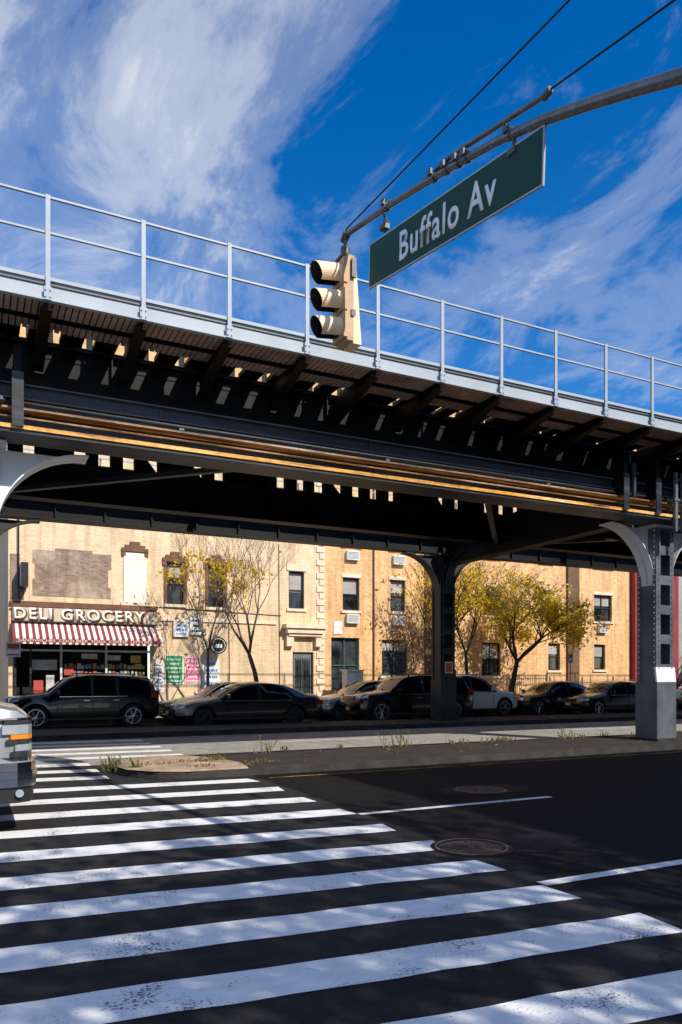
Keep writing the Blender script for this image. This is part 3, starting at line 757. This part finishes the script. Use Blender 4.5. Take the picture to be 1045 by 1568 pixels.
# ------------------------------------------------------------------ traffic signal mast
M_galv=simple('galvanised_steel',(.17,.18,.19),.35,.7,.25,6)
M_galvd=simple('dark_hardware',(.10,.10,.105),.5,.4,.3,8)
M_cable=simple('cable',(.012,.012,.014),.6)
mast=empty('traffic_signal_mast')
b=B()
pth=[(4.24,8.40,7.15),(4.32,7.4,7.0),(4.40,6.36,6.80),(4.45,5.7,6.65),(4.49,5.1,6.47),(4.54,4.6,6.29),(4.57,4.16,6.11),(4.6,3.74,5.93),(4.65,3.0,5.66),(4.7,1.8,5.3),(4.78,.2,4.95),(4.85,-1.2,4.75)]
rr=[.034,.036,.038,.04,.048,.05,.052,.055,.06,.066,.075,.085]
for i in range(len(pth)-1): b.tube(pth[i],pth[i+1],rr[i],rr[i+1],M_galv,14,i in(0,10))
b.tube((4.475,5.02,6.64),(4.40,6.3,6.90),.026,.026,M_galv,10); b.tube((4.40,6.3,6.90),(4.38,6.9,6.95),.022,.015,M_galvd,10)
b.tube((4.478,4.97,6.655),(4.476,5.06,6.635),.034,.034,M_galvd,10)
for t in (.9,1.75,1.95,2.2,2.4,3.35):
    i=int(t); f=t-i; p=Vector(pth[i]).lerp(Vector(pth[i+1]),f); q=(Vector(pth[i+1])-Vector(pth[i])).normalized()*.022
    b.tube(p-q,p+q,.050,.050,M_galv,12); b.box(p.x-.07,p.x-.045,p.y-.03,p.y+.03,p.z+.01,p.z+.07,M_galvd); b.tube((p.x-.07,p.y,p.z+.045),(p.x+.05,p.y,p.z+.09),.009,.009,M_galv,6)
for Y_,Z_,X_ in ((7.55,6.95,4.31),(5.45,6.55,4.47)):
    b.tube((X_,Y_,Z_),(X_,Y_,Z_-.2),.015,.015,M_galvd,8); b.box(X_-.04,X_+.04,Y_-.05,Y_+.05,Z_-.17,Z_-.11,M_galvd); b.tube((X_-.05,Y_,Z_+.04),(X_+.05,Y_,Z_-.08),.015,.015,M_galv,8)
b.tube((4.24,8.36,7.16),(4.24,8.47,7.10),.055,.045,M_galvd,12); b.tube((4.24,8.42,7.15),(4.24,8.40,6.82),.026,.026,M_galvd,10); b.tube((4.24,8.40,6.98),(4.24,8.40,6.90),.05,.05,M_galvd,12)
b.tube((4.24,8.40,7.22),(4.85,-1.2,7.25),.010,.010,M_cable,6,False); b.tube((4.48,5.0,6.66),(4.85,-1.2,5.75),.010,.010,M_cable,6,False)
b.tube((4.25,8.3,7.14),(4.40,6.3,6.84),.012,.012,M_cable,6,False)
b.tube((4.85,-1.2,.15),(4.85,-1.2,7.4),.13,.09,M_galv,16); b.tube((4.85,-1.2,.15),(4.85,-1.2,.75),.24,.17,M_galv,12); b.tube((4.85,-1.2,7.4),(4.85,-1.2,7.48),.11,.03,M_galv,12)
b.box(4.72,4.98,-1.4,-1.0,4.6,4.9,M_galv)
b.obj('mast_arm',mast,40)
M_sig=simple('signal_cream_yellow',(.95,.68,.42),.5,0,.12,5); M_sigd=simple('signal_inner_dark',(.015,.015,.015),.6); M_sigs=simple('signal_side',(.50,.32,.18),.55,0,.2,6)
th=empty('traffic_light')
b=B(); cx,cy=4.20,8.40; z0=5.79
b.box(cx-.02,cx+.07,cy-.15,cy+.15,z0-.02,z0+1.03,M_sigs)
for k in range(3):
    z=z0+k*.335
    b.box(cx-.07,cx-.021,cy-.16,cy+.16,z+.012,z+.323,M_sigs)
    zc=z+.168; n=24; r=.13
    lm=[simple('lens_green',(.02,.10,.06),.2),simple('lens_amber',(.2,.1,.01),.2),simple('lens_red',(.16,.01,.01),.2)][k]
    b.tube((cx-.08,cy,zc),(cx-.071,cy,zc),.115,.115,lm,24)
    a0=-60; a1=240
    for i in range(n):
        t0=math.radians(a0+(a1-a0)*i/n); t1=math.radians(a0+(a1-a0)*(i+1)/n)
        def L(t): return .26+.10*max(0,math.sin(t)*.6+.4)
        P_=lambda t,rad,x:(x,cy+math.cos(t)*rad,zc+math.sin(t)*rad-(cx-.07-x)*.14)
        for rad,mm in((r,M_sig),(r-.006,M_sigd)):
            b.quad(P_(t0,rad,cx-.07),P_(t1,rad,cx-.07),P_(t1,rad,cx-.07-L(t1)),P_(t0,rad,cx-.07-L(t0)),mm)
        b.quad(P_(t0,r,cx-.07-L(t0)),P_(t1,r,cx-.07-L(t1)),P_(t1,r-.006,cx-.07-L(t1)),P_(t0,r-.006,cx-.07-L(t0)),M_sig)
b.prism([(cx+.075,cy-.13,z0-.04),(cx+.19,cy-.13,z0-.04),(cx+.11,cy-.13,z0+1.02),(cx+.075,cy-.13,z0+1.02)],(0,.26,0),M_sig)
b.box(cx-.06,cx+.12,cy-.10,cy+.10,z0+1.035,z0+1.07,M_galvd); b.tube((cx,cy,z0+1.07),(cx+.0,cy,z0+1.2),.035,.03,M_galvd,10)
b.box(cx+.03,cx+.09,cy-.19,cy-.155,z0+.75,z0+.98,M_galvd); b.box(cx+.03,cx+.09,cy-.17,cy-.155,z0+.28,z0+.36,M_galvd)
b.obj('signal_head',th,35)
sg=empty('street_name_sign')
M_sgreen=simple('sign_green',(.003,.060,.040),.45,0,.08,2,spec=.2); M_sw=simple('sign_white',(.88,.93,.93),.4,0,.05); M_alu=simple('sign_edge_alu',(.40,.42,.45),.4,.5,.1)
TL=Vector((4.29,7.84,6.75)); TR=Vector((4.50,5.05,6.41))
ux=(TR-TL).normalized(); uy=Vector((0,0,1)); uy=(uy-ux*uy.dot(ux)*.35).normalized(); L_=(TR-TL).length; H_=.525
nrm=ux.cross(Vector((0,0,1))).normalized()
b=B()
def S(u,v,n): return TL+ux*u-uy*v+nrm*n
def plate(u0,u1,v0,v1,n0,n1,m): b.prism([S(u0,v1,n0),S(u1,v1,n0),S(u1,v0,n0),S(u0,v0,n0)],nrm*(n1-n0),m)
plate(0,L_,0,H_,0,.02,M_alu); plate(.02,L_-.02,.02,H_-.02,.021,.024,M_sgreen)
b.obj('sign_panel',sg,fix=True)
text('sign_text_buffalo_av','Buffalo Av',S(1.43,H_*.50,.0255),ux,uy,nrm,1.58,.325,M_sw,sg,.003,.016,1.12)
# ------------------------------------------------------------------ vehicles
M_tyre=simple('tyre',(.015,.015,.016),.85,0,.2); M_rim=simple('alloy_rim',(.45,.46,.48),.3,.9,.1); M_blk=simple('black_plastic',(.015,.015,.016),.5,0,.1)
M_chr=simple('chrome',(.6,.6,.62),.12,1,.05); M_hl=simple('headlight_glass',(.45,.48,.5),.08,.3,.1); M_tail=simple('tail_light',(.30,.01,.01),.15,0,.1); M_amb=simple('amber_light',(.9,.25,.02),.3,0,.1)
M_hld=simple('headlight_dark',(.05,.055,.06),.06,.2,.3,20)
M_cg=simple('car_glass',(.006,.007,.009),.04,0,.2,spec=.35); M_plate=simple('licence_plate',(.6,.5,.2),.5); M_seam=simple('panel_gap',(.004,.004,.004),.8)
def carpaint(name,c,metal=.3): return simple(name,c,.22,metal,.06,2,coat=.5)
SED=[
 (0,.34,.52,.70,.58,.60,'h'),(.012,.26,.58,.84,.66,.74,'h'),(.045,.20,.64,.93,.73,.83,'h'),(.12,.18,.72,.98,.82,.86,'h'),(.2,.18,.79,1,.88,.86,'h'),(.29,.18,.86,1,.955,.85,'w'),
 (.34,.18,.875,1,1.10,.80,'w'),(.39,.18,.885,1,1.25,.74,'w'),(.445,.18,.895,1,1.375,.67,'s'),(.50,.18,.90,1,1.425,.655,'s'),(.545,.18,.905,1,1.44,.65,'p'),(.565,.18,.905,1,1.44,.65,'s'),(.66,.18,.915,1,1.415,.65,'s'),(.735,.18,.925,1,1.365,.655,'q'),
 (.79,.18,.935,.995,1.28,.68,'r'),(.85,.19,.945,.99,1.15,.74,'r'),(.89,.20,.95,.98,1.055,.80,'h'),(.955,.24,.93,.95,1.035,.80,'h'),(.985,.30,.86,.90,.99,.78,'h'),(1,.38,.75,.82,.85,.70,'h')]
SUV=[(0,.38,.66,.76,.78,.66,'h'),(.012,.28,.74,.88,.88,.78,'h'),(.04,.24,.82,.95,.96,.84,'h'),(.1,.22,.92,.99,1.03,.88,'h'),(.18,.22,.96,1,1.07,.88,'h'),(.26,.22,1.0,1,1.12,.87,'w'),
 (.30,.22,1.01,1,1.28,.81,'w'),(.345,.22,1.02,1,1.46,.76,'w'),(.39,.22,1.03,1,1.60,.71,'s'),(.44,.22,1.03,1,1.66,.70,'s'),(.53,.22,1.04,1,1.70,.70,'p'),(.55,.22,1.04,1,1.70,.70,'s'),(.70,.22,1.05,1,1.69,.70,'p'),(.72,.22,1.05,1,1.69,.70,'s'),
 (.86,.22,1.07,1,1.66,.70,'q'),(.93,.24,1.08,.99,1.62,.71,'r'),(.965,.26,1.08,.97,1.36,.78,'r'),(.985,.30,1.06,.95,1.12,.84,'h'),(1,.40,.90,.88,.98,.78,'h')]
TRK=[(0,.42,.80,.80,.96,.74,'h'),(.006,.40,.88,.90,1.05,.82,'h'),(.025,.38,.92,.97,1.11,.86,'h'),(.08,.36,.95,1,1.15,.88,'h'),(.18,.36,.96,1,1.17,.88,'h'),(.26,.36,1.0,1,1.18,.87,'w')]+SUV[6:]
def car(name,L,W,kind,paint,cx,cy,facing,rim=None,wheel_r=None,zs=1.0,yaw=0):
    st={'sedan':SED,'suv':SUV,'truck':TRK}[kind]
    e=empty(name,(cx,cy,0)); hw=W/2; b=B(); rim=rim or M_rim
    wr_=wheel_r or (.33 if kind=='sedan' else .37)
    rings=[]; n=14
    for s in st:
        x=L/2-s[0]*L; zl,zb,w,zt,wr=s[1],s[2]*zs,s[3]*hw,s[4]*zs,s[5]*hw
        h=[(0,zl),(w*.86,zl),(w*.975,zl+.10),(w,zl+(zb-zl)*.50),(w*.965,zb),(wr,zt-.03),(wr*.90,zt),(0,zt+.025)]
        rings.append([(x,y,z) for y,z in h]+[(x,-y,z) for y,z in h[-2:0:-1]])
    b.v=[p for r in rings for p in r]
    for m_ in [paint,M_cg,M_blk,M_seam]: b.mi(m_)
    for i in range(len(st)-1):
        k=st[i][6]
        for j in range(n):
            jj=j if j<7 else 13-j
            a=i*n+j; c=i*n+(j+1)%n; d=(i+1)*n+(j+1)%n; f=(i+1)*n+j
            m_=0
            if jj in(0,1): m_=2
            elif jj==4 and k in 'ws': m_=1
            elif jj==4 and k=='p': m_=2
            elif jj==6 and k in 'wr': m_=1
            elif jj==6 and k=='q' and kind=='sedan': m_=1
            elif jj==4 and k=='q' and kind!='sedan': m_=1
            b.f.append([a,c,d,f]); b.m.append(m_)
    b.f.append(list(range(n))[::-1]); b.m.append(0); o=(len(st)-1)*n; b.f.append([o+i for i in range(n)]); b.m.append(0)
    body=b.obj('body',e,None,fix=True)
    wx=[L/2-L*(.185 if kind=='sedan' else .175), -L/2+L*(.20 if kind=='sedan' else .185)]
    cut=[]
    for x in wx:
        for s in (1,-1):
            cb=B(); cb.tube((x,s*(hw-.27),wr_+.01),(x,s*(hw+.2),wr_+.01),wr_+.055,wr_+.055,M_seam,28); c=cb.obj('cut',None,fix=True)
            c.location=(cx,cy,0); cut.append(c)
    for c in cut:
        md=body.modifiers.new('b','BOOLEAN'); md.operation='DIFFERENCE'; md.object=c; md.solver='EXACT'
        try: md.material_mode='TRANSFER'
        except Exception: pass
    bpy.context.view_layer.update(); dg=bpy.context.evaluated_depsgraph_get()
    me=bpy.data.meshes.new_from_object(body.evaluated_get(dg)); body.modifiers.clear(); body.data=me
    me.polygons.foreach_set('use_smooth',[True]*len(me.polygons))
    try: me.set_sharp_from_angle(angle=math.radians(32))
    except Exception: pass
    for c in cut: bpy.data.objects.remove(c)
    b=B()
    for x in wx:
        for s in (1,-1):
            yo=s*(hw-.015); yi=s*(hw-.23)
            b.tube((x,yi,wr_),(x,yo-s*.03,wr_),wr_,wr_,M_tyre,32); b.tube((x,yo-s*.03,wr_),(x,yo,wr_),wr_,wr_*.92,M_tyre,32)
            b.tube((x,yo,wr_),(x,yo+s*.004,wr_),wr_*.70,wr_*.70,rim,28); b.tube((x,yo+s*.005,wr_),(x,yo+s*.007,wr_),wr_*.63,wr_*.63,M_seam,28)
            for k in range(10):
                t=2*math.pi*k/10+ (.12 if k%2 else -.12); b.tube((x+math.cos(t)*.04,yo+s*.012,wr_+math.sin(t)*.04),(x+math.cos(t)*wr_*.65,yo+s*.010,wr_+math.sin(t)*wr_*.65),.02,.013,rim,5)
            b.tube((x,yo+s*.005,wr_),(x,yo+s*.02,wr_),.06,.05,rim,12)
    b.obj('wheels',e,40)
    b=B(); zb=(.86 if kind=='sedan' else 1.0)*zs
    F=L/2
    hz=(.60 if kind=='sedan' else .84)*zs
    for s in (1,-1):
        if kind!='truck':
            b.prism([(F-.02,s*hw*.50,hz),(F-.05,s*hw*.80,hz),(F-.30,s*(hw*.985),hz+.03),(F-.32,s*(hw*.985),hz+.13),(F-.14,s*hw*.84,hz+.12),(F-.05,s*hw*.55,hz+.09)],(0,0,.035),M_hl)
            b.box(F-.30,F-.12,s*hw*.955,s*(hw*.975),hz-.10,hz-.05,M_amb)
        else:
            def band(z0,z1,m,o,xe=.42,xi=.35):
                pl=[(F-xe,s*(hw*.99+o)),(F-.14,s*(hw*.965+o)),(F-.04+o*.7,s*(hw*.90+o*.7)),(F-.005+o,s*hw*.80),(F+o,s*hw*xi),(F-.1,s*hw*xi),(F-xe,s*hw*.8)]
                b.prism([(x,y,z0) for x,y in pl],(0,0,z1-z0),m)
            band(1.13,1.17,M_hld,.013,.26); band(1.03,1.125,M_hl,.012,.28); band(1.175,1.195,M_chr,.010,.34); band(.98,1.025,M_amb,.014,.20); band(.93,.975,M_hld,.013,.24)
            band(.86,.925,M_hl,.012,.16); band(.80,.855,M_hld,.012,.2)
            band(.66,.745,M_chr,.050,.55,0); band(.58,.657,M_chr,.065,.58,0); band(.50,.577,M_chr,.055,.55,0); band(.34,.49,M_blk,.03,.6,0); band(.755,.795,M_blk,.004,.5,0)
            b.tube((F-.12,s*(hw+.02),.44),(F-.12,s*(hw+.035),.44),.04,.04,M_hl,14)
            b.box(F-.75,F-.72,s*(hw-.02),s*(hw+.004),.75,1.2,M_seam)
        tz=hz+(.12 if kind=='sedan' else .10)
        b.box(-F+.02,-F+.28,s*hw*.70,s*hw*.968,tz,tz+(.14 if kind=='sedan' else .25),M_tail)
        b.box(-F-.005,-F+.03,s*hw*.45,s*hw*.78,tz+.01,tz+.12,M_tail)
        xm=F-L*.33 if kind=='sedan' else F-L*.31
        b.prism([(xm,s*hw*.93,zb+.06),(xm+.02,s*(hw+.16),zb+.08),(xm+.02,s*(hw+.17),zb+.20),(xm,s*(hw+.02),zb+.22)],(-.09,0,0),paint)
        for fx in ((.33,.55,.75) if kind=='sedan' else (.31,.54,.72)):
            xx=F-L*fx; b.box(xx-.006,xx+.006,s*(hw-.03),s*(hw+.0025),.40,zb-.10,M_seam)
        for fx in (.50,.70):
            xx=F-L*fx; b.box(xx-.09,xx+.09,s*(hw*.97),s*(hw+.012),zb-.13,zb-.10,M_chr if kind!='sedan' else paint)
        b.box(-F*.55,F*.35,s*(hw*.955),s*(hw*.972),zb-.005,zb+.012,M_chr)
        b.box(-F*.56,F*.55,s*(hw*.97),s*(hw+.004),.27,.34,M_blk)
    b.box(F-.06,F+.012,-hw*.46,hw*.46,hz-.04,hz+.10,M_blk)
    for k in range(4): b.box(F+.012,F+.02,-hw*.44,hw*.44,hz-.025+k*.034,hz-.015+k*.034,M_chr)
    if kind!='truck': b.box(F-.08,F+.015,-hw*.6,hw*.6,.30,.40,M_blk); b.box(F+.012,F+.024,-.15,.15,.43,.55,M_plate)
    b.box(-F-.012,-F+.02,-.15,.15,.62,.74,M_plate); b.box(-F-.01,-F+.08,-hw*.6,hw*.6,.34,.42,M_blk)
    if kind!='sedan':
        for s in (1,-1): b.tube((F-L*.42,s*hw*.62,1.745*zs),(F-L*.86,s*hw*.62,1.73*zs),.015,.015,M_chr,6); b.box(F-L*.45,F-L*.44,s*hw*.61,s*hw*.63,1.66*zs,1.74*zs,M_blk); b.box(F-L*.83,F-L*.82,s*hw*.61,s*hw*.63,1.62*zs,1.73*zs,M_blk)
    b.obj('trim_and_lights',e,fix=True)
    e.rotation_euler=(0,0,(math.pi if facing<0 else 0)+yaw)
    return e
C_blk=carpaint('paint_black',(.005,.005,.006),0); C_dg=carpaint('paint_dark_grey',(.008,.009,.011),0); C_gr=carpaint('paint_silver',(.30,.32,.33),.6); C_gr2=carpaint('paint_grey_green',(.16,.18,.18),.6)
C_wh=carpaint('paint_white',(.66,.68,.70),0); C_navy=carpaint('paint_navy',(.004,.005,.009),0); C_sil=carpaint('paint_silver_bright',(.42,.44,.46),.5)
car('parked_suv',4.6,1.88,'suv',C_navy,3.35,25.75,-1)
car('sedan_car',5.05,1.86,'sedan',C_dg,8.2,23.85,-1,rim=M_blk)
car('parked_car',4.5,1.8,'sedan',C_gr,8.2,26.0,-1)
car('parked_car',4.5,1.8,'sedan',C_gr2,13.9,25.95,-1,zs=1.03)
car('suv_car',4.9,1.95,'suv',C_blk,14.75,24.2,-1,wheel_r=.39)
car('parked_suv',4.5,1.88,'suv',C_wh,18.6,25.95,1)
car('parked_car',4.6,1.8,'sedan',C_blk,23.4,25.95,-1)
car('sedan_car',4.7,1.82,'sedan',C_dg,25.2,24.3,-1)
car('parked_car',4.6,1.8,'sedan',C_blk,28.8,25.95,-1)
car('parked_suv',4.6,1.85,'suv',C_dg,34.2,25.95,-1)
car('pickup_truck',5.4,2.0,'truck',C_sil,-2.12,9.2,1,wheel_r=.42,zs=1.16)
# ------------------------------------------------------------------ camera
cam=bpy.data.cameras.new('camera'); co=bpy.data.objects.new('camera',cam); col.objects.link(co)
co.location=(0,0,1.6); co.rotation_euler=(math.radians(90),0,math.radians(-26.4))
cam.sensor_fit='HORIZONTAL'; cam.sensor_width=36; cam.lens=39.62; cam.shift_y=.243; cam.clip_end=3000; cam.clip_start=.05
scene.camera=co
# ------------------------------------------------------------------ light
el=math.radians(39.3); az=math.radians(20)
sd=Vector((math.sin(az)*math.cos(el),-math.cos(az)*math.cos(el),math.sin(el)))
sl=bpy.data.lights.new('sun','SUN'); sl.energy=5; sl.angle=math.radians(.5); sl.color=(1,.93,.82)
so=bpy.data.objects.new('sun',sl); col.objects.link(so); so.rotation_euler=sd.to_track_quat('Z','Y').to_euler(); so.location=(20,-30,40)
w=bpy.data.worlds.new('World'); scene.world=w; w.use_nodes=True; nt=w.node_tree
bg=nt.nodes['Background']; bg.inputs['Strength'].default_value=.12
sky=nt.nodes.new('ShaderNodeTexSky'); sky.sky_type='NISHITA'; sky.sun_disc=False; sky.sun_elevation=el
sky.sun_rotation=math.atan2(sd.x,sd.y); sky.air_density=1.0; sky.dust_density=.2; sky.ozone_density=3.0
tc=nt.nodes.new('ShaderNodeTexCoord'); sp=nt.nodes.new('ShaderNodeSeparateXYZ'); nt.links.new(tc.outputs['Generated'],sp.inputs[0])
zm=math_(nt,'MAXIMUM',math_(nt,'ADD',sp.outputs[2],.25),.05)
cb=nt.nodes.new('ShaderNodeCombineXYZ'); nt.links.new(math_(nt,'DIVIDE',sp.outputs[0],zm),cb.inputs[0]); nt.links.new(math_(nt,'DIVIDE',sp.outputs[1],zm),cb.inputs[1])
v1=mapping(nt,cb.outputs[0],(1.35,.8,1),(.6,.3,0),math.radians(35))
f1=noise(nt,v1,3.0,14,.66,.7); f2=noise(nt,mapping(nt,cb.outputs[0],(1,1,1),(3.1,1.7,0)),1.7,3,.5)
bias=math_(nt,'MULTIPLY',math_(nt,'SUBTRACT',.30,sp.outputs[0]),.40)
bias=math_(nt,'MINIMUM',math_(nt,'MAXIMUM',bias,-.045),.06)
s_=math_(nt,'ADD',math_(nt,'ADD',math_(nt,'MULTIPLY',f1,.78),math_(nt,'MULTIPLY',f2,.26)),bias)
cl=ramp(nt,s_,[(.44,(0,0,0)),(.54,(.18,.18,.18)),(.66,(.50,.50,.50)),(.80,(.88,.88,.88))],'EASE')
hs=nt.nodes.new('ShaderNodeHueSaturation'); hs.inputs['Hue'].default_value=.508; hs.inputs['Saturation'].default_value=1.42; hs.inputs['Value'].default_value=1.4; nt.links.new(sky.outputs[0],hs.inputs['Color'])
mx=mix(nt,cl,hs.outputs[0],(7.6,7.8,8.1))
nt.links.new(mx,bg.inputs['Color'])
scene.view_settings.view_transform='Standard'; scene.view_settings.look='None'; scene.view_settings.exposure=0
